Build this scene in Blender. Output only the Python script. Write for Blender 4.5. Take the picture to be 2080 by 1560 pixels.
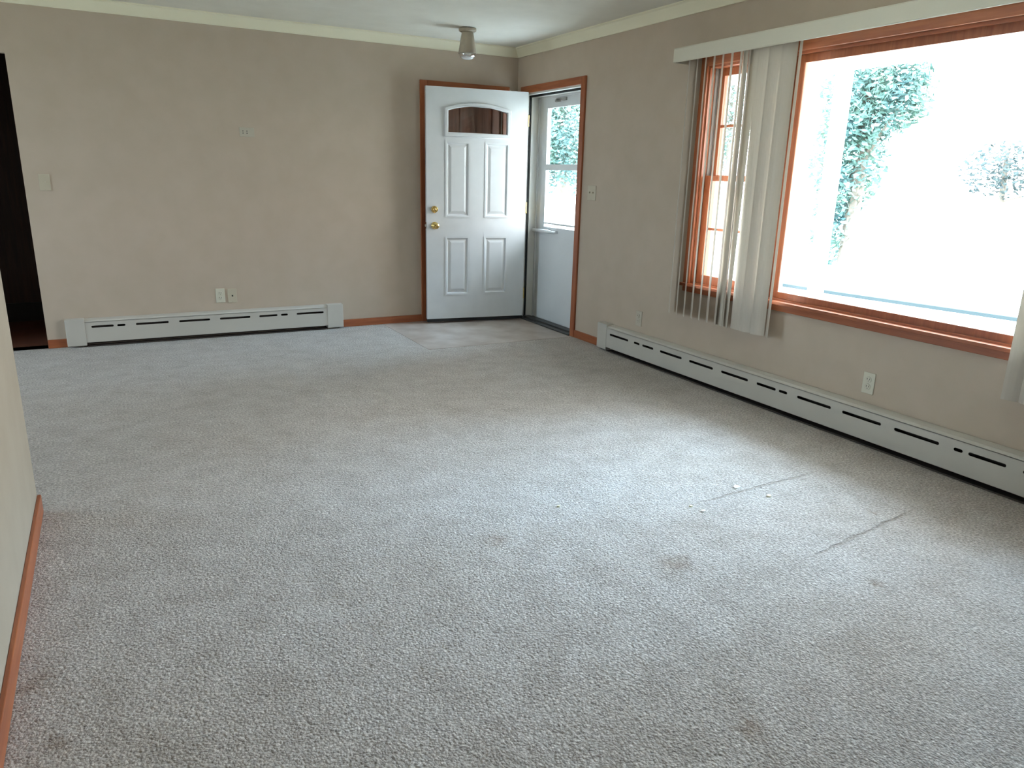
import bpy, bmesh, math, random
from mathutils import Vector, Matrix
random.seed(7)
S = bpy.context.scene
C = S.collection
for o in list(bpy.data.objects): bpy.data.objects.remove(o)

# ------------------------------------------------------------------ camera
cam_d = bpy.data.cameras.new('camera'); cam = bpy.data.objects.new('camera', cam_d); C.objects.link(cam)
R_ = Vector((0.88064838, -0.47313837, 0.02446435)); U_ = Vector((0.10804735, 0.25084814, 0.96197764)); F_ = Vector((0.46128537, 0.84452074, -0.27203036))
m = Matrix.Identity(4)
for i in range(3):
    m[i][0] = R_[i]; m[i][1] = U_[i]; m[i][2] = -F_[i]
m[0][3], m[1][3], m[2][3] = -3.4808, -6.4054, 1.3389
cam.matrix_world = m
cam_d.sensor_width = 36; cam_d.lens = 25.983; cam_d.clip_start = 0.02; cam_d.clip_end = 300
S.camera = cam
# ------------------------------------------------------------------ colour management
S.view_settings.view_transform = 'Standard'; S.view_settings.look = 'None'
S.view_settings.gamma = 1.0; S.view_settings.use_curve_mapping = False
S.view_settings.exposure = 0.15
# ------------------------------------------------------------------ world and sun
W = bpy.data.worlds.new('sky'); S.world = W; W.use_nodes = True
bg = W.node_tree.nodes['Background']
bg.inputs[1].default_value = 18.5
_nt = W.node_tree; _tc = _nt.nodes.new('ShaderNodeTexCoord'); _sp = _nt.nodes.new('ShaderNodeSeparateXYZ'); _cr = _nt.nodes.new('ShaderNodeValToRGB')
_mr = _nt.nodes.new('ShaderNodeMapRange'); _mr.inputs[1].default_value = -0.8; _mr.inputs[2].default_value = 0.8
_cr.color_ramp.elements[0].color = (0.62, 0.82, 1.0, 1); _cr.color_ramp.elements[1].color = (0.96, 0.95, 0.96, 1)   # bluer away from the sun, hazy white towards it
_nt.links.new(_tc.outputs['Generated'], _sp.inputs[0]); _nt.links.new(_sp.outputs[0], _mr.inputs[0]); _nt.links.new(_mr.outputs[0], _cr.inputs[0]); _nt.links.new(_cr.outputs[0], bg.inputs[0])
sd = bpy.data.lights.new('sun', 'SUN'); sd.energy = 15.0; sd.angle = math.radians(40); sd.color = (0.37, 0.67, 1.0)
sun = bpy.data.objects.new('sun', sd); C.objects.link(sun)
sun.rotation_euler = Vector((-0.74, 0.02, -0.56)).to_track_quat('-Z', 'Y').to_euler()
def portal(name, loc, sx, sy, direction):
    d = bpy.data.lights.new(name, 'AREA'); d.shape = 'RECTANGLE'; d.size = sx; d.size_y = sy; d.cycles.is_portal = True
    o = bpy.data.objects.new(name, d); C.objects.link(o); o.location = loc
    o.rotation_euler = Vector(direction).to_track_quat('-Z', 'Y').to_euler()
portal('portal_front_window', (0.2, -4.07, 1.35), 3.1, 1.5, (-1, 0, 0))
portal('portal_storm_door', (0.2, -0.62, 1.4), 0.9, 1.2, (-1, 0, 0))
portal('portal_dining_window', (-7.35, -1.35, 1.4), 1.3, 1.35, (1, 0, 0))

# ------------------------------------------------------------------ materials
def mat(name, col, rough=0.6, spec=0.5, metal=0.0):
    M = bpy.data.materials.new(name); M.use_nodes = True
    b = M.node_tree.nodes['Principled BSDF']
    b.inputs['Base Color'].default_value = (*col, 1); b.inputs['Roughness'].default_value = rough
    b.inputs['Specular IOR Level'].default_value = spec; b.inputs['Metallic'].default_value = metal
    return M
def N(M, t, **kw):
    n = M.node_tree.nodes.new(t)
    for k, v in kw.items():
        if k in n.inputs: n.inputs[k].default_value = v
        else: setattr(n, k, v)
    return n
def L(M, a, ao, b, bi): M.node_tree.links.new(a.outputs[ao], b.inputs[bi])
def coords(M, scale=(1, 1, 1), kind='Object'):
    tc = N(M, 'ShaderNodeTexCoord'); mp = N(M, 'ShaderNodeMapping'); mp.inputs['Scale'].default_value = scale
    L(M, tc, kind, mp, 'Vector'); return mp
def ramp(M, stops):
    r = N(M, 'ShaderNodeValToRGB'); e = r.color_ramp.elements
    while len(e) > 1: e.remove(e[-1])
    e[0].position = stops[0][0]; e[0].color = (*stops[0][1], 1)
    for p, c in stops[1:]:
        x = e.new(p); x.color = (*c, 1)
    return r
def noisy(name, col, col2, scale=40, rough=0.7, bump=0.15, bscale=250, dist=0.002, spec=0.3, sc=(1, 1, 1)):
    M = mat(name, col, rough, spec); b = M.node_tree.nodes['Principled BSDF']
    mp = coords(M, sc); n = N(M, 'ShaderNodeTexNoise', Scale=scale, Detail=6.0); L(M, mp, 0, n, 'Vector')
    r = ramp(M, [(0.35, col), (0.65, col2)]); L(M, n, 'Fac', r, 0); L(M, r, 0, b, 'Base Color')
    n2 = N(M, 'ShaderNodeTexNoise', Scale=bscale, Detail=3.0); L(M, mp, 0, n2, 'Vector')
    bp = N(M, 'ShaderNodeBump', Strength=bump, Distance=dist); L(M, n2, 'Fac', bp, 'Height'); L(M, bp, 0, b, 'Normal')
    return M
def wood(name, dark, light, axis, rough=0.38):
    sc = [14, 14, 14]; sc[axis] = 1.0
    M = mat(name, dark, rough, 0.45); b = M.node_tree.nodes['Principled BSDF']
    mp = coords(M, sc); n = N(M, 'ShaderNodeTexNoise', Scale=3.0, Detail=8.0, Roughness=0.62, Distortion=0.6); L(M, mp, 0, n, 'Vector')
    r = ramp(M, [(0.3, dark), (0.7, light)]); L(M, n, 'Fac', r, 0); L(M, r, 0, b, 'Base Color')
    bp = N(M, 'ShaderNodeBump', Strength=0.1, Distance=0.001); L(M, n, 'Fac', bp, 'Height'); L(M, bp, 0, b, 'Normal')
    return M
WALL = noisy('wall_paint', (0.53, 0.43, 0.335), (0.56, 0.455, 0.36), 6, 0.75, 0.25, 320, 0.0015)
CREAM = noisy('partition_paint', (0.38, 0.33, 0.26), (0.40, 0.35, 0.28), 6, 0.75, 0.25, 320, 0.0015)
CEIL = noisy('ceiling_paint', (0.78, 0.745, 0.65), (0.82, 0.785, 0.69), 5, 0.9, 0.4, 180, 0.003)
CROWN = noisy('crown_paint', (0.88, 0.82, 0.62), (0.90, 0.84, 0.64), 5, 0.5, 0.05)
LT, DK = (0.43, 0.135, 0.052), (0.28, 0.075, 0.030)
WX, WY, WZ = wood('stained_wood_x', DK, LT, 0), wood('stained_wood_y', DK, LT, 1), wood('stained_wood_z', DK, LT, 2)
CLOSET = wood('closet_wood', (0.16, 0.055, 0.03), (0.27, 0.10, 0.055), 2, 0.45)
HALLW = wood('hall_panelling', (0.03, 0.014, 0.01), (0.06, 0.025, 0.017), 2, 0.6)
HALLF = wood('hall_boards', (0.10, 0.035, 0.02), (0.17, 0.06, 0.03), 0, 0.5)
DOORW = noisy('door_paint', (0.66, 0.66, 0.66), (0.69, 0.69, 0.69), 8, 0.35, 0.06, 90, 0.001, 0.5)
STORM = noisy('storm_door_enamel', (0.72, 0.73, 0.73), (0.76, 0.77, 0.77), 3, 0.3, 0.03)
JAMBW = mat('jamb_paint', (0.75, 0.73, 0.68), 0.4)
BLACK = mat('weatherstrip_rubber', (0.012, 0.011, 0.010), 0.6)
SILLM = mat('threshold_metal', (0.06, 0.055, 0.05), 0.45, 0.5, 0.3)
BRASS = mat('polished_brass', (0.80, 0.58, 0.22), 0.18, 0.5, 1.0)
HEAT = noisy('heater_enamel', (0.56, 0.52, 0.46), (0.58, 0.54, 0.48), 4, 0.4, 0.03)
HEATD = mat('heater_inside', (0.05, 0.034, 0.026), 0.7)
IVORY = mat('ivory_plastic', (0.66, 0.62, 0.50), 0.35)
IVORY2 = mat('pale_ivory_plastic', (0.56, 0.49, 0.37), 0.35)
SLOT = mat('slot_dark', (0.02, 0.018, 0.015), 0.6)
VAL = mat('valance_vinyl', (0.72, 0.67, 0.56), 0.45)
PVC = mat('vane_vinyl', (0.70, 0.62, 0.53), 0.45)
b = PVC.node_tree.nodes['Principled BSDF']
tr = N(PVC, 'ShaderNodeBsdfTranslucent'); tr.inputs[0].default_value = (0.62, 0.58, 0.5, 1)
mx = N(PVC, 'ShaderNodeMixShader'); mx.inputs[0].default_value = 0.22
L(PVC, b, 0, mx, 1); L(PVC, tr, 0, mx, 2); L(PVC, mx, 0, PVC.node_tree.nodes['Material Output'], 0)
LINER = mat('jamb_liner_vinyl', (0.33, 0.31, 0.28), 0.5)
LAMPM = noisy('lamp_metal', (0.40, 0.34, 0.26), (0.44, 0.37, 0.28), 20, 0.4, 0.03)
CHROME = mat('chrome_rim', (0.8, 0.8, 0.8), 0.12, 0.5, 1.0)
EXTW = mat('white_siding', (0.85, 0.86, 0.87), 0.6)
BARK = noisy('bark', (0.14, 0.11, 0.09), (0.2, 0.16, 0.13), 10, 0.9, 0.5, 20, 0.02)
LAWN = noisy('dry_bright_lawn', (0.50, 0.50, 0.43), (0.58, 0.58, 0.50), 1.2, 0.9, 0.2, 10, 0.02)
CONC = noisy('pale_concrete', (0.62, 0.66, 0.68), (0.70, 0.73, 0.74), 3, 0.9, 0.1)
def glass(name, tint=(0.93, 0.96, 0.96), refl=1.0):
    M = bpy.data.materials.new(name); M.use_nodes = True; nt = M.node_tree; nt.nodes.clear()
    o = N(M, 'ShaderNodeOutputMaterial'); t = N(M, 'ShaderNodeBsdfTransparent'); t.inputs[0].default_value = (*tint, 1)
    g = N(M, 'ShaderNodeBsdfGlossy'); g.inputs['Roughness'].default_value = 0.01
    f = N(M, 'ShaderNodeLayerWeight'); f.inputs['Blend'].default_value = 0.5; mx = N(M, 'ShaderNodeMixShader')
    pw_ = N(M, 'ShaderNodeMath', operation='POWER'); pw_.inputs[1].default_value = 5.0; ma = N(M, 'ShaderNodeMath', operation='MULTIPLY_ADD')
    ma.inputs[1].default_value = 0.8; ma.inputs[2].default_value = 0.03 * refl
    L(M, f, 'Facing', pw_, 0); L(M, pw_, 0, ma, 0); L(M, ma, 0, mx, 0); L(M, t, 0, mx, 1); L(M, g, 0, mx, 2); L(M, mx, 0, o, 0)
    return M
GLASS = glass('window_glass')
FROST = mat('lamp_lens_glass', (0.75, 0.75, 0.73), 0.15, 0.8)
def leafmat(name, c1, c2):
    M = mat(name, c1, 0.6, 0.2); b = M.node_tree.nodes['Principled BSDF']
    mp = coords(M); n = N(M, 'ShaderNodeTexNoise', Scale=1.5, Detail=4.0); L(M, mp, 0, n, 'Vector')
    r = ramp(M, [(0.35, c1), (0.65, c2)]); L(M, n, 'Fac', r, 0); L(M, r, 0, b, 'Base Color')
    return M
LEAF1 = leafmat('blue_green_leaves', (0.11, 0.20, 0.20), (0.18, 0.27, 0.20))
LEAF2 = leafmat('grey_green_leaves', (0.15, 0.24, 0.22), (0.23, 0.31, 0.24))
LEAF3 = leafmat('distant_leaves', (0.035, 0.05, 0.05), (0.05, 0.065, 0.06))  # darkest of the leaf tones, used on the distant tree
# carpet: mottled pile with tuft bump, seams, wear stains
CARP = mat('carpet_pile', (0.4, 0.38, 0.35), 0.95, 0.1); b = CARP.node_tree.nodes['Principled BSDF']
b.inputs['Sheen Weight'].default_value = 0.25; b.inputs['Sheen Roughness'].default_value = 0.5
mp = coords(CARP)
def mixc(M, a, bb, fac=0.5, mode='MULTIPLY'):
    n = M.node_tree.nodes.new('ShaderNodeMix'); n.data_type = 'RGBA'; n.blend_type = mode; n.inputs[0].default_value = fac
    M.node_tree.links.new(a, n.inputs[6]); M.node_tree.links.new(bb, n.inputs[7]); return n
n1 = N(CARP, 'ShaderNodeTexNoise', Scale=95.0, Detail=3.0, Roughness=0.7); L(CARP, mp, 0, n1, 'Vector')
r1 = ramp(CARP, [(0.30, (0.25, 0.215, 0.19)), (0.5, (0.49, 0.44, 0.40)), (0.70, (0.80, 0.74, 0.69))]); L(CARP, n1, 'Fac', r1, 0)
n2 = N(CARP, 'ShaderNodeTexNoise', Scale=7.0, Detail=6.0, Roughness=0.65); L(CARP, mp, 0, n2, 'Vector')
r2 = ramp(CARP, [(0.3, (0.74, 0.71, 0.68)), (0.6, (1, 1, 1))]); L(CARP, n2, 'Fac', r2, 0)
mA = mixc(CARP, r1.outputs[0], r2.outputs[0], 0.8)
n3 = N(CARP, 'ShaderNodeTexNoise', Scale=1.1, Detail=3.0); L(CARP, mp, 0, n3, 'Vector')
r3 = ramp(CARP, [(0.35, (0.93, 0.91, 0.88)), (0.62, (1, 1, 1))]); L(CARP, n3, 'Fac', r3, 0)
mB = mixc(CARP, mA.outputs[2], r3.outputs[0], 1.0)
# dark smudges, each with a shape of its own
sep = N(CARP, 'ShaderNodeSeparateXYZ'); tc0 = N(CARP, 'ShaderNodeTexCoord')
nd = N(CARP, 'ShaderNodeTexNoise', Scale=16.0, Detail=4.0); L(CARP, tc0, 'Object', nd, 'Vector')
va = N(CARP, 'ShaderNodeVectorMath', operation='SCALE'); va.inputs['Scale'].default_value = 0.12
vs = N(CARP, 'ShaderNodeVectorMath', operation='SUBTRACT'); vs.inputs[1].default_value = (0.5, 0.5, 0.5)
L(CARP, nd, 'Color', vs, 0); L(CARP, vs, 0, va, 0)
vb = N(CARP, 'ShaderNodeVectorMath', operation='ADD'); L(CARP, tc0, 'Object', vb, 0); L(CARP, va, 0, vb, 1)
last = None
for (sx, sy, rad) in [(-1.80, -4.59, 0.085), (-1.25, -5.00, 0.04), (-3.78, -4.35, 0.05), (-3.72, -4.6, 0.05), (-1.02, -5.42, 0.05), (-2.6, -5.30, 0.06), (-0.75, -4.62, 0.03), (-2.17, -5.33, 0.05), (-2.3, -4.15, 0.06)]:
    d = N(CARP, 'ShaderNodeVectorMath', operation='DISTANCE'); d.inputs[1].default_value = (sx, sy, 0); L(CARP, vb, 0, d, 0)
    mr = N(CARP, 'ShaderNodeMapRange'); mr.inputs[1].default_value = rad * 0.25; mr.inputs[2].default_value = rad; mr.inputs[3].default_value = 1; mr.inputs[4].default_value = 0
    L(CARP, d, 'Value', mr, 0)
    if last is None: last = mr
    else:
        mm = N(CARP, 'ShaderNodeMath', operation='MAXIMUM'); L(CARP, last, 0, mm, 0); L(CARP, mr, 0, mm, 1); last = mm
geo = N(CARP, 'ShaderNodeSeparateXYZ'); vw = N(CARP, 'ShaderNodeVectorMath', operation='SCALE'); vw.inputs['Scale'].default_value = 0.22
L(CARP, va, 0, vw, 0); vq = N(CARP, 'ShaderNodeVectorMath', operation='ADD'); L(CARP, tc0, 'Object', vq, 0); L(CARP, vw, 0, vq, 1); L(CARP, vq, 0, geo, 0)
crease = None
for (xa, ya, xb, yb) in [(-1.43, -4.232, -0.56, -4.196), (-1.40, -4.785, -0.50, -4.675)]:
    mm_ = (yb - ya) / (xb - xa)
    t1 = N(CARP, 'ShaderNodeMath', operation='MULTIPLY_ADD'); t1.inputs[1].default_value = -mm_; t1.inputs[2].default_value = mm_ * xa - ya; L(CARP, geo, 'X', t1, 0)
    t2 = N(CARP, 'ShaderNodeMath', operation='ADD'); L(CARP, geo, 'Y', t2, 0); L(CARP, t1, 0, t2, 1)
    t3 = N(CARP, 'ShaderNodeMath', operation='ABSOLUTE'); L(CARP, t2, 0, t3, 0)
    t4 = N(CARP, 'ShaderNodeMapRange'); t4.inputs[1].default_value = 0.002; t4.inputs[2].default_value = 0.013; t4.inputs[3].default_value = 1; t4.inputs[4].default_value = 0; L(CARP, t3, 0, t4, 0)
    c5 = N(CARP, 'ShaderNodeMath', operation='SUBTRACT'); c5.inputs[1].default_value = (xa + xb) / 2; L(CARP, geo, 'X', c5, 0)
    c6 = N(CARP, 'ShaderNodeMath', operation='ABSOLUTE'); L(CARP, c5, 0, c6, 0)
    c7 = N(CARP, 'ShaderNodeMapRange'); c7.inputs[1].default_value = (xb - xa) / 2 * 0.6; c7.inputs[2].default_value = (xb - xa) / 2; c7.inputs[3].default_value = 0.62; c7.inputs[4].default_value = 0; L(CARP, c6, 0, c7, 0)
    t8 = N(CARP, 'ShaderNodeMath', operation='MULTIPLY'); L(CARP, t4, 0, t8, 0); L(CARP, c7, 0, t8, 1)
    if crease is None: crease = t8
    else:
        k8 = N(CARP, 'ShaderNodeMath', operation='MAXIMUM'); L(CARP, crease, 0, k8, 0); L(CARP, t8, 0, k8, 1); crease = k8
mm = N(CARP, 'ShaderNodeMath', operation='MAXIMUM'); L(CARP, last, 0, mm, 0); L(CARP, crease, 0, mm, 1); last = mm
rs = ramp(CARP, [(0.0, (1, 1, 1)), (1.0, (0.74, 0.67, 0.61))]); L(CARP, last, 0, rs, 0)
mC = mixc(CARP, mB.outputs[2], rs.outputs[0], 1.0)
CARP.node_tree.links.new(mC.outputs[2], b.inputs['Base Color'])
n4 = N(CARP, 'ShaderNodeTexVoronoi', Scale=130.0); L(CARP, mp, 0, n4, 'Vector')
n5 = N(CARP, 'ShaderNodeTexNoise', Scale=15.0, Detail=6.0, Roughness=0.75); L(CARP, mp, 0, n5, 'Vector')
b1 = N(CARP, 'ShaderNodeBump', Strength=0.9, Distance=0.004); b1.invert = True; L(CARP, n4, 'Distance', b1, 'Height')
b2 = N(CARP, 'ShaderNodeBump', Strength=0.9, Distance=0.014); L(CARP, n5, 'Fac', b2, 'Height'); L(CARP, b1, 0, b2, 'Normal')
b3 = N(CARP, 'ShaderNodeBump', Strength=1.0, Distance=0.012); b3.invert = True; L(CARP, crease, 0, b3, 'Height'); L(CARP, b2, 0, b3, 'Normal'); L(CARP, b3, 0, b, 'Normal')
# mottled stone-look entry vinyl
TILE = noisy('entry_vinyl', (0.38, 0.30, 0.25), (0.52, 0.45, 0.40), 5, 0.35, 0.03, 60)

# ------------------------------------------------------------------ helpers
def link(o): C.objects.link(o); return o
def tag(o, label=None, cat=None, group=None, kind=None):
    if label: o['label'] = label
    if cat: o['category'] = cat
    if group: o['group'] = group
    if kind: o['kind'] = kind
    return o
def empty(name, loc=(0, 0, 0), rz=0.0):
    o = bpy.data.objects.new(name, None); o.empty_display_size = 0.05; o.location = loc; o.rotation_euler = (0, 0, rz); return link(o)
def box(bm, x0, x1, y0, y1, z0, z1, bev=0.0):
    t = bmesh.new()
    vs = [t.verts.new((x, y, z)) for x in (x0, x1) for y in (y0, y1) for z in (z0, z1)]
    for f in ((0, 1, 3, 2), (4, 6, 7, 5), (0, 4, 5, 1), (2, 3, 7, 6), (0, 2, 6, 4), (1, 5, 7, 3)): t.faces.new([vs[i] for i in f])
    bmesh.ops.recalc_face_normals(t, faces=t.faces)
    if bev: bmesh.ops.bevel(t, geom=t.edges[:], offset=bev, segments=2, affect='EDGES', profile=0.5)
    me = bpy.data.meshes.new('tmp'); t.to_mesh(me); t.free(); bm.from_mesh(me); bpy.data.meshes.remove(me)
def lathe(bm, prof, n=24, M=None):
    rings = []
    for r, z in prof:
        rings.append([bm.verts.new((r * math.cos(2 * math.pi * i / n), r * math.sin(2 * math.pi * i / n), z)) for i in range(n)])
    fs = []
    for a, c in zip(rings, rings[1:]):
        for i in range(n): fs.append(bm.faces.new((a[i], a[(i + 1) % n], c[(i + 1) % n], c[i])))
    fs.append(bm.faces.new(rings[0][::-1])); fs.append(bm.faces.new(rings[-1]))
    for f in fs[:-2]: f.smooth = True
    if M is not None: bmesh.ops.transform(bm, matrix=M, verts=[v for r in rings for v in r])
def obj(name, bm, m, parent=None):
    bmesh.ops.recalc_face_normals(bm, faces=bm.faces)
    me = bpy.data.meshes.new(name); bm.to_mesh(me); bm.free(); me.materials.append(m)
    o = bpy.data.objects.new(name, me); link(o)
    if parent: o.parent = parent
    return o
def bxo(name, m, dims, parent=None, bev=0.0):
    bm = bmesh.new()
    for d in (dims if isinstance(dims[0], (tuple, list)) else [dims]): box(bm, *d, bev)
    return obj(name, bm, m, parent)
def plate(outline, holes, thick, mp):
    """flat plate with holes; mp(u, v, w) -> xyz, w in 0..thick"""
    cu = bpy.data.curves.new('c', 'CURVE'); cu.dimensions = '2D'; cu.fill_mode = 'BOTH'; cu.extrude = thick / 2
    for pts in [outline] + holes:
        s = cu.splines.new('POLY'); s.points.add(len(pts) - 1); s.use_cyclic_u = True
        for i, (a, c) in enumerate(pts): s.points[i].co = (a, c, 0, 1)
    o = bpy.data.objects.new('c', cu); C.objects.link(o); bpy.context.view_layer.update()
    me = bpy.data.meshes.new_from_object(o.evaluated_get(bpy.context.evaluated_depsgraph_get()))
    bpy.data.objects.remove(o); bpy.data.curves.remove(cu)
    for v in me.vertices: v.co = Vector(mp(v.co.x, v.co.y, v.co.z + thick / 2))
    bm = bmesh.new(); bm.from_mesh(me); bpy.data.meshes.remove(me)
    bmesh.ops.remove_doubles(bm, verts=bm.verts, dist=1e-5)
    return bm
def rect(a0, a1, b0, b1): return [(a0, b0), (a1, b0), (a1, b1), (a0, b1)]
def pill(a0, a1, zc, h, n=5):
    r = h / 2; pts = []
    for i in range(n + 1):
        t = -math.pi / 2 + math.pi * i / n; pts.append((a1 - r + r * math.cos(t), zc + r * math.sin(t)))
    for i in range(n + 1):
        t = math.pi / 2 + math.pi * i / n; pts.append((a0 + r + r * math.cos(t), zc + r * math.sin(t)))
    return pts
def prism(bm, prof, axis, a0, a1):
    """extrude a closed profile of (p, q) along axis x (p->y,q->z) or y (p->x,q->z)"""
    def P(p, q, a): return (a, p, q) if axis == 'x' else (p, a, q)
    A = [bm.verts.new(P(p, q, a0)) for p, q in prof]; B = [bm.verts.new(P(p, q, a1)) for p, q in prof]
    n = len(prof)
    for i in range(n): bm.faces.new((A[i], A[(i + 1) % n], B[(i + 1) % n], B[i]))
    bm.faces.new(A[::-1]); bm.faces.new(B)
def struct(o, label, cat): return tag(o, label, cat, kind='structure')

H = 2.44; XW = -7.3; YS = -7.6; LX = -3.835; LY = -3.155; WT = 0.18
# ------------------------------------------------------------------ shell
bm = bmesh.new(); box(bm, -3.955 - 3.4, WT, YS - 0.15, 0.0, -0.12, 0)
o = obj('floor', bm, CARP); struct(o, 'pale grey-beige wall-to-wall carpet with worn smudges', 'floor')
o = bxo('floor', TILE, (-1.345, 0.0, -1.12, 0.0, 0.0, 0.002)); struct(o, 'mottled beige vinyl entry floor in front of the open white door', 'floor')
o = bxo('ceiling', CEIL, (XW - 0.15, WT, YS - 0.15, 0.12, H, H + 0.12)); struct(o, 'white painted ceiling', 'ceiling')
# right wall: door opening + window opening
bm = plate(rect(YS, 0.12, -0.12, H), [rect(-1.085, -0.15, -0.02, 2.05), rect(-5.60, -2.54, 0.64, 2.035)], WT, lambda u, v, w: (w, u, v))
struct(obj('wall_right', bm, WALL), 'beige painted wall with the big window and the entry door', 'wall')
# back wall: hall opening and closet opening
bm = plate(rect(XW, 0.0, -0.12, H), [rect(-4.9, -3.955, -0.0, 2.055), rect(-0.905, -0.155, -0.0, 2.045)], 0.12, lambda u, v, w: (u, w, v))
struct(obj('wall_back', bm, WALL), 'beige painted far wall with the heater and dark doorway', 'wall')
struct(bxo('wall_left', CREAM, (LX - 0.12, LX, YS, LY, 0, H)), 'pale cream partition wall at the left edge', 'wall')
bm = plate(rect(YS, 0.12, -0.12, H), [rect(-2.0, -0.7, 0.7, 2.05)], 0.15, lambda u, v, w: (XW - 0.15 + w, u, v))
struct(obj('wall_dining_side', bm, CREAM), 'cream wall of the side room out of view', 'wall')
bm = plate(rect(XW, WT, -0.12, H), [], 0.15, lambda u, v, w: (u, YS - 0.15 + w, v))
struct(obj('wall_front', bm, CREAM), 'cream wall behind the viewer', 'wall')
struct(bxo('wall_dining_back', CREAM, (XW, LX - 0.12, -5.1, -5.0, 0, H)), 'cream wall closing the side room', 'wall')
# hall beyond the dark doorway
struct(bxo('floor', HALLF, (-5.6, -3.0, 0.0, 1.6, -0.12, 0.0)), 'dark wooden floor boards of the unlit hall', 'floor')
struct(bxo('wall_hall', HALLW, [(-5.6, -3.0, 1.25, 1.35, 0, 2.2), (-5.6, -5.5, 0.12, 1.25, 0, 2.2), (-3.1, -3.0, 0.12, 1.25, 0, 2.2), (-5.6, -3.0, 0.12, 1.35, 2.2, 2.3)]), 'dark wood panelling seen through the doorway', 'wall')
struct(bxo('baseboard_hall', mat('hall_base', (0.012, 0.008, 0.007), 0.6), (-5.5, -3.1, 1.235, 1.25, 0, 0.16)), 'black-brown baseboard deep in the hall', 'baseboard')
struct(bxo('wall_closet', CREAM, [(-1.0, 0.0, 0.7, 0.75, 0, 2.3), (-1.05, -1.0, 0.12, 0.75, 0, 2.3)]), 'closet interior walls', 'wall')

# crown moulding
PR = [(0, 2.364), (0.012, 2.364), (0.018, 2.374), (0.062, 2.425), (0.072, 2.43), (0.072, H), (0, H)]
bm = bmesh.new(); prism(bm, [(-p, q) for p, q in PR], 'x', XW, 0.0); struct(obj('trim_1', bm, CROWN), 'cream crown moulding along the far wall', 'moulding')
bm = bmesh.new(); prism(bm, [(-p, q) for p, q in PR], 'y', YS, -0.0); struct(obj('trim_2', bm, CROWN), 'cream crown moulding along the window wall', 'moulding')
# baseboards
def base(name, dims, m, label): struct(bxo(name, m, dims, bev=0.003), label, 'baseboard')
base('baseboard_back', (-1.725, -0.967, -0.014, 0, 0, 0.065), WX, 'reddish wood baseboard between far heater and closet casing')
base('baseboard_back_left', (-3.955, -3.826, -0.014, 0, 0, 0.065), WX, 'short wood baseboard piece between dark doorway and far heater')
base('baseboard_right', (-0.014, 0, -1.575, -1.145, 0, 0.065), WY, 'short wood baseboard between entry casing and long heater')
base('baseboard_left', (LX, LX + 0.014, YS, LY + 0.0, 0, 0.075), WY, 'long wood baseboard along the left partition wall')

# ------------------------------------------------------------------ closet behind the open door
bm = bmesh.new()
for d in ((-0.967, -0.905, -0.018, 0, 0, 2.11), (-0.155, -0.093, -0.018, 0, 0, 2.11)): box(bm, *d, 0.003)
struct(obj('trim_3', bm, WZ), 'vertical wood closet casings on the far wall', 'casing')
struct(bxo('trim_3', WX, (-0.905, -0.155, -0.017, 0, 2.048, 2.11), bev=0.003), 'wood head casing above the closet door behind the white door', 'casing')
d3 = empty('door_3', (-0.9, 0.02, 0)); struct(d3, 'brown wooden closet door behind the open white door', 'door')
bxo('slab', CLOSET, [(0.003, 0.09, 0, 0.035, 0.01, 2.04), (0.33, 0.41, 0, 0.035, 0.01, 2.04), (0.655, 0.742, 0, 0.035, 0.01, 2.04),
                    (0.09, 0.655, 0, 0.035, 1.93, 2.04), (0.09, 0.655, 0, 0.035, 0.01, 0.2), (0.085, 0.66, 0.012, 0.028, 0.15, 1.98)], d3)

# ------------------------------------------------------------------ entry door opening: casing, jamb, threshold
bm = bmesh.new()
for d in ((-0.018, 0, -1.147, -1.085, 0, 2.11), (-0.018, 0, -0.15, -0.088, 0, 2.11)): box(bm, *d, 0.003)
struct(obj('trim_4', bm, WZ), 'vertical wood casings of the entry door', 'casing')
struct(bxo('trim_4', WY, (-0.017, 0, -1.085, -0.15, 2.05, 2.11), bev=0.003), 'wood head casing over the entry door', 'casing')
struct(bxo('trim_5', JAMBW, [(-0.004, 0.05, -0.165, -0.15, 0, 2.035), (0.05, 0.178, -0.185, -0.15, 0, 2.035), (-0.004, 0.05, -1.085, -1.07, 0, 2.035), (0.05, 0.178, -1.085, -1.05, 0, 2.035),
                            (-0.004, 0.05, -1.085, -0.15, 2.035, 2.05), (0.05, 0.178, -1.085, -0.15, 2.02, 2.05)]), 'white painted jamb lining the entry doorway', 'door frame')
struct(bxo('trim_6', BLACK, [(0.036, 0.05, -0.178, -0.165, 0.02, 2.03), (0.036, 0.05, -1.07, -1.057, 0.02, 2.03), (0.036, 0.05, -1.07, -0.165, 2.018, 2.035)]), 'black weatherstrip inside the entry doorway', 'weatherstrip')
struct(bxo('trim_7', SILLM, [(-0.03, 0.17, -1.085, -0.15, 0.0, 0.012), (0.03, 0.09, -1.085, -0.15, 0.012, 0.022)], bev=0.002), 'dark metal threshold of the entry doorway', 'threshold')

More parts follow.
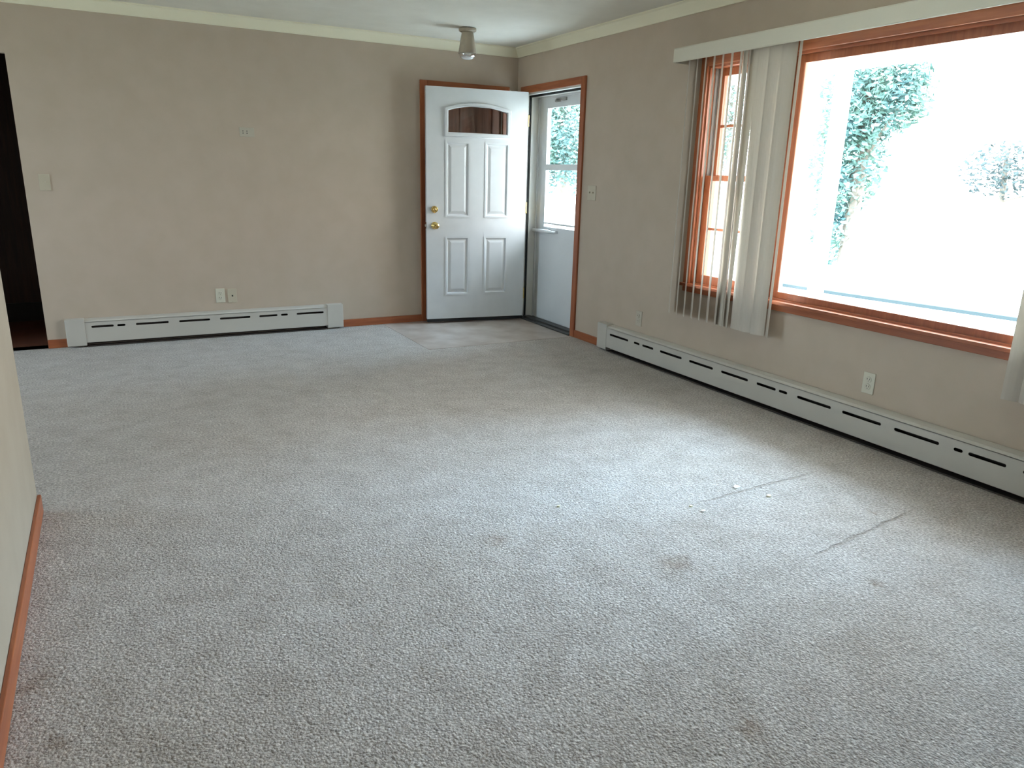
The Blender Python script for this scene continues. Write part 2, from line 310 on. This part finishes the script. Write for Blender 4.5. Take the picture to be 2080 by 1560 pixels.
# open white leaf
Aw, Bw = Vector((-0.967, -0.150)), Vector((-0.045, -0.288)); LW = (Bw - Aw).length
ang = math.atan2((Aw - Bw).y, (Aw - Bw).x)
door = empty('door_1', (Bw.x, Bw.y, 0), ang); struct(door, 'open white entry door with arched window and brass knob', 'door')
X = lambda u: LW - u
def arch(u0, u1, z0, zs, zp, n=14):
    pts = [(X(u0), z0), (X(u1), z0)]; c = (u0 + u1) / 2; hw = (u1 - u0) / 2
    for i in range(n + 1):
        t = 1 - 2 * i / n; pts.append((X(c + hw * t), zs + (zp - zs) * (1 - t * t)))
    return pts
panels = [(0.175, 0.392, 0.967, 1.606), (0.54, 0.757, 0.967, 1.606), (0.175, 0.392, 0.268, 0.787), (0.54, 0.757, 0.268, 0.787)]
holes = [arch(0.185, 0.745, 1.672, 1.862, 1.908)] + [rect(X(p[1]), X(p[0]), p[2], p[3]) for p in panels]
bm = plate(rect(0, LW, 0.045, 2.05), holes, 0.045, lambda u, v, w: (u, -w, v))
obj('slab', bm, DOORW, door)
def raised(bm, x0, x1, z0, z1):
    # moulded panel: ogee ring falling into the slab then a raised field
    lv = [(0, 0.0), (-0.006, 0.004), (0.010, 0.003), (0.016, -0.007), (0.026, -0.009), (0.046, -0.002), (0.050, -0.001)]
    prev = None
    for ins, y in lv:
        ring = [bm.verts.new(c) for c in ((x0 + ins, y, z0 + ins), (x1 - ins, y, z0 + ins), (x1 - ins, y, z1 - ins), (x0 + ins, y, z1 - ins))]
        if prev:
            for i in range(4): bm.faces.new((prev[i], prev[(i + 1) % 4], ring[(i + 1) % 4], ring[i]))
        prev = ring
    bm.faces.new(prev)
for p in panels:
    bm = bmesh.new(); raised(bm, X(p[1]), X(p[0]), p[2], p[3]); obj('panel', bm, DOORW, door)
ring_o = arch(0.158, 0.772, 1.645, 1.884, 1.937); ring_i = arch(0.195, 0.735, 1.684, 1.862, 1.903)
bm = plate(ring_o, [ring_i], 0.014, lambda u, v, w: (u, w - 0.001, v))
bmesh.ops.bevel(bm, geom=[e for e in bm.edges if all(abs(v.co.y - 0.013) < 1e-4 for v in e.verts) and len(e.link_faces) == 2 and e.calc_face_angle(0) > 1], offset=0.007, segments=3, affect='EDGES')
obj('window_frame', bm, DOORW, door)
bm = plate(arch(0.187, 0.743, 1.674, 1.862, 1.906), [], 0.004, lambda u, v, w: (u, -0.02 - w, v)); obj('glass', bm, GLASS, door)
RY = Matrix.Rotation(-math.pi / 2, 4, 'X')   # z -> +y
kn = bmesh.new(); lathe(kn, [(0.033, 0), (0.033, 0.003), (0.028, 0.009), (0.013, 0.012), (0.012, 0.03), (0.02, 0.036), (0.027, 0.046), (0.028, 0.056), (0.024, 0.064), (0.012, 0.068), (0.004, 0.066)], 24, Matrix.Translation((X(0.072), 0, 0.888)) @ RY); obj('knob', kn, BRASS, door)
kn = bmesh.new(); lathe(kn, [(0.031, 0), (0.031, 0.006), (0.027, 0.016), (0.023, 0.018), (0.022, 0.013), (0.013, 0.013), (0.012, 0.019), (0.003, 0.019)], 24, Matrix.Translation((X(0.070), 0, 1.029)) @ RY); obj('deadbolt', kn, BRASS, door)
bxo('latch', mat('latch_steel', (0.75, 0.7, 0.6), 0.25, 0.5, 1.0), [(LW, LW + 0.002, -0.035, -0.010, 0.86, 0.917), (LW + 0.002, LW + 0.012, -0.030, -0.014, 0.878, 0.899)], door)
for hz in (0.21, 1.0, 1.76):
    bm = bmesh.new(); box(bm, -0.010, 0.001, -0.045, -0.006, hz, hz + 0.1); box(bm, -0.012, -0.002, -0.012, 0.001, hz, hz + 0.1, 0.003)
    obj('hinge', bm, BRASS, door)
bxo('door_sweep', BLACK, [(0.004, LW - 0.004, -0.042, -0.003, 0.016, 0.045)], door)

# storm door
st = empty('door_2', (0.14, -0.16, 0)); struct(st, 'closed white aluminium storm door with two glass panes', 'door')
SX0, SX1 = -0.012, 0.022   # local x thickness
y = lambda v: v + 0.16     # world y -> local
bm = plate(rect(y(-1.06), y(-0.205), 0.0125, 2.015), [rect(y(-0.93), y(-0.345), 1.435, 1.925), rect(y(-0.93), y(-0.345), 0.878, 1.395)], 0.034, lambda u, v, w: (SX0 + w, u, v))
obj('storm_frame', bm, STORM, st)
bxo('storm_jamb', STORM, [(SX0 - 0.01, 0.036, y(-0.203), y(-0.186), 0.02, 2.02), (SX0 - 0.01, 0.036, y(-1.05), y(-0.186), 2.008, 2.02)], st)
bm = plate(rect(y(-0.95), y(-0.325), 0.86, 1.945), [rect(y(-0.925), y(-0.35), 0.925, 1.39), rect(y(-0.925), y(-0.35), 0.885, 0.91), rect(y(-0.925), y(-0.35), 1.44, 1.92)], 0.008, lambda u, v, w: (SX0 - 0.008 + w, u, v)); obj('pane_frame', bm, STORM, st)
bxo('pane', GLASS, (0.004, 0.008, y(-0.93), y(-0.345), 1.435, 1.925), st); bxo('pane', GLASS, (0.004, 0.008, y(-0.93), y(-0.345), 0.878, 1.395), st)
bxo('kick_panel', STORM, (SX0 - 0.003, SX0, y(-1.0), y(-0.27), 0.10, 0.80), st, 0.001)
bm = bmesh.new(); lathe(bm, [(0.004, 0), (0.017, 0.004), (0.018, 0.30), (0.013, 0.305), (0.012, 0.39), (0.004, 0.392)], 16, Matrix.Translation((-0.045, y(-0.20), 0.845)) @ Matrix.Rotation(math.pi / 2, 4, 'X')); box(bm, -0.05, SX0, y(-0.23), y(-0.215), 0.835, 0.855); box(bm, -0.05, SX0, y(-0.59), y(-0.575), 0.835, 0.855)
obj('door_closer', bm, STORM, st)
bm = bmesh.new()
for (ya, za, yb, zb) in ((-0.50, 1.975, -0.60, 1.995), (-0.60, 1.995, -0.66, 1.97), (-0.48, 1.965, -0.56, 1.985)):
    box(bm, SX0 - 0.014, SX0, y(min(ya, yb)), y(max(ya, yb)), min(za, zb), max(za, zb))
obj('top_latch', bm, LINER, st)

# ------------------------------------------------------------------ windows
bm = bmesh.new()
for d in ((-0.018, 0, -2.54, -2.482, 0.655, 2.10), (-0.018, 0.0, -3.195, -3.115, 0.655, 2.04), (-0.018, 0, -5.03, -4.95, 0.655, 2.04), (-0.018, 0, -5.66, -5.60, 0.655, 2.10)): box(bm, *d, 0.003)
struct(obj('trim_8', bm, WZ), 'vertical stained wood casings of the big window', 'casing')
struct(bxo('trim_8', WY, (-0.018, 0, -5.60, -2.54, 2.035, 2.10), bev=0.003), 'stained wood head casing above the big window', 'casing')
struct(bxo('trim_9', WY, [(-0.042, 0.03, -5.68, -2.47, 0.638, 0.658), (-0.020, 0.0, -5.66, -2.485, 0.600, 0.638)], bev=0.003), 'stained wood sill and apron under the big window', 'window sill')
def double_hung(name, y0, y1, label):     # y0 far, y1 near
    w = empty(name, (0.0, (y0 + y1) / 2, 0.655)); struct(w, label, 'window'); c = (y0 + y1) / 2
    Y = lambda v: v - c
    Z = lambda v: v - 0.655
    bxo('frame', WZ, [(0.0, 0.13, Y(y0) - 0.012, Y(y0), 0, Z(2.035)), (0.0, 0.13, Y(y1), Y(y1) + 0.012, 0, Z(2.035)), (0.0, 0.13, Y(y1) + 0.012, Y(y0) - 0.012, Z(2.02), Z(2.035)), (0.0, 0.13, Y(y1) + 0.012, Y(y0) - 0.012, 0, 0.01)], w)
    a, d = Y(y0) - 0.012, Y(y1) + 0.012
    bxo('jamb_liner', LINER, [(0.042, 0.062, a - 0.008, a, 0.01, Z(2.02)), (0.065, 0.078, a - 0.012, a, 0.01, Z(2.02)), (0.042, 0.10, d, d + 0.008, 0.01, Z(2.02))], w)
    # lower sash (inner), upper sash (outer)
    def sash(n, x0, x1, z0, z1, rb, rt):
        bm = bmesh.new(); s = 0.055
        box(bm, x0, x1, a - s, a - 0.006, z0, z1, 0.002); box(bm, x0, x1, d + 0.006, d + s, z0, z1, 0.002)
        box(bm, x0, x1, d + s, a - s, z0, z0 + rb, 0.002); box(bm, x0, x1, d + s, a - s, z1 - rt, z1, 0.002)
        so = obj(n, bm, WZ, w); zc = (z0 + rb + z1 - rt) / 2
        bxo('muntin', WY, (x0 + 0.006, x1 - 0.006, d + s, a - s, zc - 0.008, zc + 0.008), so)
        bxo('pane', GLASS, ((x0 + x1) / 2 - 0.002, (x0 + x1) / 2 + 0.002, d + s, a - s, z0 + rb, z1 - rt), so)
    sash('lower_sash', 0.030, 0.062, 0.01, Z(1.367), 0.057, 0.034)
    sash('upper_sash', 0.072, 0.104, Z(1.340), Z(2.02), 0.030, 0.045)
    return w
double_hung('window_1', -2.54, -3.15, 'narrow double-hung wood window behind the left blind vanes')
double_hung('window_3', -4.99, -5.60, 'narrow double-hung wood window beyond the right frame edge')
pw = empty('window_2', (0.0, -4.07, 0.655)); struct(pw, 'large bare picture window in a stained wood frame', 'window')
bm = plate(rect(-0.92, 0.92, 0.0, 1.38), [rect(-0.86, 0.86, 0.012, 1.365)], 0.03, lambda u, v, w: (w, u, v)); obj('frame', bm, WY, pw)
bm = plate(rect(-0.92, 0.92, 0.0, 1.38), [rect(-0.81, 0.81, 0.046, 1.325)], 0.04, lambda u, v, w: (0.03 + w, u, v)); obj('sash', bm, WZ, pw)
bxo('pane', GLASS, (0.048, 0.052, -0.82, 0.82, 0.04, 1.33), pw)
struct(bxo('trim_10', EXTW, [(0.13, 0.17, -3.18, -3.12, 0.64, 2.035), (0.13, 0.17, -5.02, -4.96, 0.64, 2.035), (0.10, 0.2, -5.60, -2.54, 0.60, 0.65)]), 'white exterior trim of the big window', 'trim')
# ------------------------------------------------------------------ vertical blind
bl = empty('vertical_blind', (-0.07, -4.1, 2.06)); tag(bl, 'white vertical blind with curved valance, vanes pushed aside over the big window', 'blind')
def B(x): return x + 0.07
YC = -4.1
# valance: curved front, returns at both ends
out = [(-0.118, 2.064), (-0.121, 2.07), (-0.121, 2.144), (-0.115, 2.152), (-0.0, 2.154), (-0.0, 2.150), (-0.112, 2.147), (-0.117, 2.142), (-0.117, 2.068), (-0.115, 2.064)]
bm = bmesh.new(); prism(bm, [(p + 0.07, q - 2.06) for p, q in out], 'y', -5.9 - YC, -2.325 - YC)
box(bm, B(-0.118), B(0), -2.329 - YC, -2.323 - YC, 0.004, 0.093, 0.002); box(bm, B(-0.118), B(0), -5.9 - YC, -5.894 - YC, 0.004, 0.093, 0.002)
obj('valance', bm, VAL, bl)
bxo('headrail', VAL, (-0.02, 0.02, -5.85 - YC, -2.36 - YC, 0.03, 0.06), bl)
def vane(yy, deg, curve=0.006, w=0.089, twist=0.0):
    bm = bmesh.new(); n = 6; t = 0.0011
    rows = []
    for j in range(9):
        z = (0.442 + (2.088 - 0.442) * j / 8) - 2.06; a = math.radians(deg + twist * (1 - j / 8)); row = []
        dx, dy = math.cos(a), math.sin(a)
        for s in (0, 1):
            for i in range(n + 1):
                q = (i / n - 0.5); off = curve * (1 - 4 * q * q) + s * t
                row.append(bm.verts.new((q * w * dx - off * dy, q * w * dy + off * dx + yy - YC, z)))
        rows.append(row)
    k = n + 1; loop = list(range(k)) + list(range(2 * k - 1, k - 1, -1))
    for r0, r1 in zip(rows, rows[1:]):
        for i in range(len(loop)):
            a, c = loop[i], loop[(i + 1) % len(loop)]; f = bm.faces.new((r0[a], r0[c], r1[c], r1[a]))
    for row in (rows[0], rows[-1]):
        for i in range(n): bm.faces.new((row[i], row[i + 1], row[k + i + 1], row[k + i]))
    return obj('vane', bm, PVC, bl)
for i in range(7): vane(-2.428 - 0.0755 * i, 48.5 + [4.5, 5, 4.5, 6, 5, 6, 5][i], 0.003)
vane(-2.915, 64, 0.003, twist=8); vane(-2.948, 52, 0.003)
vane(-2.978, 84, 0.005, twist=-26); vane(-3.064, 104, 0.007, twist=-16); vane(-3.148, 102, 0.010); vane(-3.244, 108, 0.009); vane(-3.320, 51, 0.002)
for i, a in enumerate((112, 60, 105, 60, 110)): vane(-4.728 - 0.042 * i, a, 0.006)

# ------------------------------------------------------------------ baseboard heaters
def heater(name, axis, a0, a1, cap0, cap1, slots, zc, label):
    """a runs along the wall, d is depth away from the wall (negative axis)"""
    t = tag(empty(name, (((a0 + a1) / 2, 0, 0) if axis == 'x' else (0, (a0 + a1) / 2, 0))), label, 'heater'); c = (a0 + a1) / 2
    mp = (lambda u, v, w: (u - c, -w, v)) if axis == 'x' else (lambda u, v, w: (-w, u - c, v))
    def bx(name, m, l, bev=0.0, par=t):
        dd = []
        for (u0, u1, w0, w1, z0, z1) in l:
            dd.append((u0 - c, u1 - c, -w1, -w0, z0, z1) if axis == 'x' else (-w1, -w0, u0 - c, u1 - c, z0, z1))
        return bxo(name, m, dd, par, bev)
    bm = plate(rect(a0 + cap0, a1 - cap1, 0.036, 0.193), [pill(s0, s1, zc, 0.0165) for s0, s1 in slots], 0.002, lambda u, v, w: mp(u, v, 0.064 + w))
    obj('front_panel', bm, HEAT, t)
    # sloped hood
    prof = [(0.0, 0.207), (0.004, 0.213), (0.050, 0.205), (0.066, 0.194), (0.066, 0.190), (0.048, 0.200), (0.0, 0.206)]
    bm = bmesh.new(); prism(bm, [(-p, q) for p, q in prof], axis, a0 + cap0 - c, a1 - cap1 - c); obj('hood', bm, HEAT, t)
    bx('back_plate', HEATD, [(a0 + 0.02, a1 - 0.02, 0.0, 0.003, 0.012, 0.2)])
    bx('fins_and_gap_shade', HEATD, [(a0 + cap0, a1 - cap1, 0.012, 0.05, 0.05, 0.11), (a0 + cap0, a1 - cap1, 0.003, 0.060, 0.002, 0.01)])  # fin block, plus a low dark strip painting the shade in the floor gap
    for (u0, u1) in ((a0, a0 + cap0), (a1 - cap1, a1)):
        if u1 - u0 > 0.01:
            bx('end_cap', HEAT, [(u0, u1, 0.0, 0.070, 0.014, 0.217)], 0.004)
    return t
sb = [(-3.658, -3.507), (-3.484, -3.427), (-3.355, -3.122), (-3.047, -2.816), (-2.742, -2.504), (-2.433, -2.285), (-2.257, -2.200), (-2.126, -1.895)]
heater('baseboard_heater', 'x', -3.828, -1.725, 0.128, 0.138, sb, 0.155, 'cream slotted baseboard heater on the far wall below two outlet plates')
sr = [(-1.983, -1.744), (-2.122, -2.053), (-2.284, -2.155), (-2.594, -2.359), (-2.902, -2.67), (-3.212, -2.977), (-3.435, -3.283), (-3.522, -3.459), (-3.828, -3.594), (-4.137, -3.90), (-4.449, -4.211), (-4.564, -4.52), (-4.76, -4.59), (-5.07, -4.83), (-5.38, -5.14), (-5.69, -5.45)]
heater('baseboard_heater', 'y', -6.2, -1.575, 0.12, 0.125, sr, 0.146, 'long cream slotted baseboard heater on the window wall')

# ------------------------------------------------------------------ plates on the walls
def outlet(name, wall, a, z, label, m=IVORY, cat='outlet', kind='duplex', rot=0, group=None):
    """wall 'b': y=0 facing -y ; 'r': x=0 facing -x"""
    t = empty(name, ((a, 0, z) if wall == 'b' else (0, a, z)), 0 if wall == 'b' else -math.pi / 2)
    tag(t, label, cat, group)
    w, h = {'low': (0.112, 0.070), 'double': (0.115, 0.115)}.get(kind, (0.070, 0.115))
    bm = bmesh.new(); box(bm, -w / 2, w / 2, -0.006, 0, -h / 2, h / 2, 0.0025); obj('plate', bm, m, t)
    if kind == 'duplex':
        for s in (-1, 1):
            bm = bmesh.new(); lathe(bm, [(0.0165, 0), (0.0165, 0.003), (0.015, 0.0035)], 20, Matrix.Translation((0, -0.0055, s * 0.0195)) @ Matrix.Rotation(math.pi / 2, 4, 'X'))
            r = obj('receptacle', bm, m, t)
            bxo('slots', SLOT, [(-0.008, -0.0055, -0.0096, -0.0088, s * 0.0195 - 0.001, s * 0.0195 + 0.008), (0.0055, 0.008, -0.0096, -0.0088, s * 0.0195 - 0.001, s * 0.0195 + 0.008), (-0.002, 0.002, -0.0096, -0.0088, s * 0.0195 - 0.009, s * 0.0195 - 0.005)], r)
    elif kind == 'switch':
        bxo('toggle', m, [(-0.005, 0.005, -0.016, -0.004, -0.003, 0.010)], t, 0.001)
    elif kind == 'double':
        for tx in (-0.023, 0.023): bxo('toggle', m, [(tx - 0.005, tx + 0.005, -0.016, -0.004, -0.003, 0.010)], t, 0.001)
    elif kind == 'jack':
        bxo('jack', SLOT, [(-0.006, 0.006, -0.0068, -0.005, -0.006, 0.006)], t)
    elif kind == 'low':
        for px in (-0.03, 0.0):
            bxo('socket', SLOT, [(px - 0.004, px + 0.004, -0.0068, -0.005, 0.005, 0.011), (px - 0.004, px + 0.004, -0.0068, -0.005, -0.011, -0.005)], t)
    for s in ((0,) if kind == 'duplex' else (-0.4 * h, 0.4 * h)):
        bm = bmesh.new(); lathe(bm, [(0.003, 0), (0.003, 0.001), (0.001, 0.0013)], 10, Matrix.Translation((0, -0.006, s)) @ Matrix.Rotation(math.pi / 2, 4, 'X')); obj('screw', bm, m, t)
    return t
outlet('wall_outlet', 'b', -2.716, 0.334, 'ivory duplex outlet on the far wall, left of the pair', IVORY)
outlet('cable_plate', 'b', -2.624, 0.328, 'paler jack plate on the far wall, right of the pair', IVORY2, 'wall plate', 'jack')
outlet('thermostat_plate', 'b', -2.420, 1.612, 'small low plate with two pairs of holes high on the far wall', noisy('plate_beige', (0.52, 0.47, 0.38), (0.54, 0.49, 0.40), 5), 'wall plate', 'low')
outlet('light_switch', 'b', -3.83, 1.207, 'light switch beside the dark doorway on the far wall', IVORY2, 'switch', 'switch')
outlet('light_switch', 'r', -1.297, 1.215, 'double-width light switch right of the entry door casing', IVORY2, 'switch', 'double')
outlet('wall_outlet', 'r', -2.013, 0.318, 'faint outlet painted like the wall, above the far end of the long heater', noisy('plate_wallpaint', (0.54, 0.48, 0.39), (0.56, 0.50, 0.41), 5), 'outlet')
outlet('wall_outlet', 'r', -3.986, 0.322, 'ivory duplex outlet under the picture window', IVORY)

# ------------------------------------------------------------------ ceiling light
lt = tag(empty('ceiling_light', (-0.81, -0.64, H)), 'small tan cone-shaped ceiling light near the entry door', 'ceiling light')
bm = bmesh.new(); lathe(bm, [(0.055, 0), (0.070, -0.006), (0.070, -0.02), (0.055, -0.03)], 28); obj('canopy', bm, LAMPM, lt)
bm = bmesh.new(); lathe(bm, [(0.042, -0.028), (0.046, -0.034), (0.072, -0.185), (0.070, -0.187), (0.040, -0.06)], 28); obj('shade', bm, LAMPM, lt)
bm = bmesh.new(); lathe(bm, [(0.062, -0.183), (0.066, -0.19), (0.058, -0.212), (0.045, -0.215)], 28); obj('rim', bm, CHROME, lt)
bm = bmesh.new(); lathe(bm, [(0.045, -0.20), (0.05, -0.216), (0.035, -0.226), (0.01, -0.230)], 24); obj('lens', bm, FROST, lt)

# ------------------------------------------------------------------ litter on the carpet
def scrap(name, x, y_, r, m, label, cat='paper scrap'):
    bm = bmesh.new(); n = 9; vs = []
    for i in range(n):
        a = 2 * math.pi * i / n; q = r * random.uniform(0.7, 1.15); vs.append((q * math.cos(a), q * 0.75 * math.sin(a), 0.001 + random.uniform(0, 0.003)))
    top = [bm.verts.new((v[0], v[1], v[2] + 0.003)) for v in vs]; bot = [bm.verts.new((v[0], v[1], 0.0)) for v in vs]
    bm.faces.new(top); bm.faces.new(bot[::-1])
    for i in range(n): bm.faces.new((bot[i], bot[(i + 1) % n], top[(i + 1) % n], top[i]))
    o = obj(name, bm, m); o.location = (x, y_, 0); tag(o, label, cat); return o
PAPER = mat('paper_white', (0.95, 0.95, 0.93), 0.8); CRUMB = mat('crumb_cream', (0.85, 0.78, 0.55), 0.8)
scrap('paper_scrap', -1.087, -4.173, 0.022, PAPER, 'white paper scrap on the carpet beside the long crease')
scrap('paper_scrap', -1.026, -4.307, 0.014, CRUMB, 'small cream scrap on the carpet, right of the white one')
scrap('paper_scrap', -1.416, -4.24, 0.009, CRUMB, 'tiny cream crumb at the left end of the long crease', 'crumb')
scrap('paper_scrap', -1.40, -4.30, 0.011, PAPER, 'tiny white fleck just below the left end of the long crease', 'crumb')
scrap('paper_scrap', -1.93, -4.00, 0.009, CRUMB, 'tiny cream crumb alone in the middle of the carpet', 'crumb')

# ------------------------------------------------------------------ outside
def outside(o, label, cat): return tag(o, label, cat)
g = bxo('ground', LAWN, (WT, 90, -40, 90, -0.5, -0.35)); struct(g, 'sunlit pale lawn outside', 'lawn')
g = bxo('ground', LAWN, (-70, -7.5, -40, 90, -0.5, -0.35)); struct(g, 'lawn behind the side room', 'lawn')
g = bxo('ground', LAWN, (-7.5, WT, -40, -7.8, -0.5, -0.35)); struct(g, 'lawn behind the viewer', 'lawn')
g = bxo('path', CONC, (1.9, 3.1, -14, 20, -0.36, -0.33)); struct(g, 'pale concrete walk outside the window', 'path')
g = bxo('path', CONC, (0.18, 1.9, -1.6, 0.3, -0.36, -0.12), bev=0.01); struct(g, 'concrete stoop outside the storm door', 'step')
EZ = 2.045
g = bxo('roof_eave', EXTW, [(WT, 0.87, -9, 6, EZ + 0.14, EZ + 0.16), (0.85, 0.88, -9, 6, EZ, EZ + 0.2)]); struct(g, 'white roof eave above the big window outside', 'eave')
g = bxo('wall_exterior', EXTW, [(WT, WT + 0.02, -9, -5.7, -0.4, 2.5), (WT, WT + 0.02, -2.45, -1.15, -0.4, 2.5), (WT, WT + 0.02, -0.1, 6, -0.4, 2.5), (WT, WT + 0.02, -5.7, -2.45, -0.4, 0.6)]); struct(g, 'white siding outside', 'wall')
def tree(name, x, y_, h, blobs, lm, leaf, nleaf, label, trunk=0.16):
    t = empty(name, (x, y_, -0.35)); tag(t, label, 'tree', 'trees outside the windows')
    bm = bmesh.new(); pts = [(0, 0, 0, trunk * 1.3), (0.05, 0, h * 0.3, trunk), (-0.05, 0.05, h * 0.6, trunk * 0.7), (0, 0, h * 0.9, trunk * 0.3)]
    rings = [[bm.verts.new((px + r * math.cos(k * math.pi / 4), py + r * math.sin(k * math.pi / 4), pz)) for k in range(8)] for px, py, pz, r in pts]
    for a, c in zip(rings, rings[1:]):
        for i in range(8): bm.faces.new((a[i], a[(i + 1) % 8], c[(i + 1) % 8], c[i]))
    for (cx, cy, cz, rx, ry, rz) in blobs:      # boughs reaching into each leaf mass
        p0 = Vector((0, 0, max(0.3, cz * 0.6))); p1 = Vector((cx, cy, cz)); dv = p1 - p0
        if dv.length < 0.3: continue
        s1 = dv.cross(Vector((0.3, 0.2, 1))).normalized(); s2 = dv.cross(s1).normalized()
        A = [bm.verts.new(p0 + (s1 * math.cos(k * 2.094) + s2 * math.sin(k * 2.094)) * trunk * 0.4) for k in range(3)]
        D = [bm.verts.new(p1 + (s1 * math.cos(k * 2.094) + s2 * math.sin(k * 2.094)) * 0.02) for k in range(3)]
        for i in range(3): bm.faces.new((A[i], A[(i + 1) % 3], D[(i + 1) % 3], D[i]))
    obj('trunk', bm, BARK, t)
    vs, fs = [], []
    tot = sum(bb[3] * bb[4] * bb[5] for bb in blobs)
    for (cx, cy, cz, rx, ry, rz) in blobs:
        for _ in range(int(nleaf * rx * ry * rz / tot)):
            d = Vector((random.gauss(0, 1), random.gauss(0, 1), random.gauss(0, 1))).normalized() * (random.random() ** 0.4)
            c = Vector((cx + d.x * rx, cy + d.y * ry, cz + d.z * rz))
            a = Vector((random.gauss(0, 1), random.gauss(0, 1), random.gauss(0, 1))).normalized(); bb = a.orthogonal().normalized()
            s = leaf * random.uniform(0.6, 1.3); k = len(vs)
            vs += [c - a * s, c + bb * s * 0.45, c + a * s, c - bb * s * 0.45]; fs.append((k, k + 1, k + 2, k + 3))
    me = bpy.data.meshes.new('foliage'); me.from_pydata([tuple(v) for v in vs], [], fs); me.materials.append(lm)
    fo = bpy.data.objects.new('foliage', me); link(fo); fo.parent = t
    return t
tree('yard_tree', 9.6, 3.65, 7.5, [(0, -0.1, 3.4, 0.9, 1.05, 1.0), (0.0, -0.8, 3.3, 0.5, 0.5, 0.65), (0, 0.25, 2.2, 0.75, 0.75, 1.2), (0.0, 0.4, 0.9, 0.5, 0.5, 0.9), (0.1, 0, 5.9, 1.2, 1.2, 1.6)], LEAF1, 0.075, 20000, 'tall blue-green tree nearest the picture window', 0.12)
tree('yard_tree', 12.0, 9.7, 6, [(0, 0, 3.6, 0.8, 0.8, 1.5), (0.2, 0.6, 2.6, 0.6, 0.6, 1.0)], LEAF2, 0.075, 3200, 'sparse pale green tree seen past the narrow window', 0.08)
tree('yard_tree', 9.6, 14.6, 7, [(0, 0, 3.0, 1.3, 1.5, 1.3), (0.2, 0.9, 2.2, 1.0, 1.0, 1.1), (0.1, -0.9, 2.3, 0.9, 0.9, 1.2), (0.0, 0.4, 4.8, 1.4, 1.5, 1.4)], LEAF1, 0.085, 15000, 'dense blue-green tree seen through the storm door glass', 0.14)
tree('yard_tree', 30, 12.2, 5, [(0, 0, 2.4, 1.6, 1.8, 1.2), (0.8, -1.8, 1.8, 1.2, 1.2, 0.9)], LEAF3, 0.13, 1500, 'pale distant tree at the right of the picture window', 0.12)
g = bxo('porch_post', EXTW, [(0.82, 0.90, -2.905, -2.825, -0.33, 2.05), (0.80, 0.92, -2.925, -2.805, -0.35, -0.2)], bev=0.004); tag(g, 'slim white porch post outside the picture window, left side', 'post')
bm = bmesh.new(); A = [(6.35, 3.0), (6.5, 1.3), (6.9, -1.05), (7.3, -4.0)]
for (xa, ya), (xb, yb) in zip(A, A[1:]):
    q = [bm.verts.new(c) for c in ((xa, ya, -0.30), (xa + 0.16, ya, -0.30), (xb + 0.16, yb, -0.30), (xb, yb, -0.30), (xa, ya, -0.36), (xa + 0.16, ya, -0.36), (xb + 0.16, yb, -0.36), (xb, yb, -0.36))]
    for f in ((0, 1, 2, 3), (7, 6, 5, 4), (0, 4, 5, 1), (1, 5, 6, 2), (2, 6, 7, 3), (3, 7, 4, 0)): bm.faces.new([q[i] for i in f])
struct(obj('curb', bm, mat('dark_curb', (0.035, 0.048, 0.052), 0.9)), 'dark edging strip along the lawn outside', 'edging')
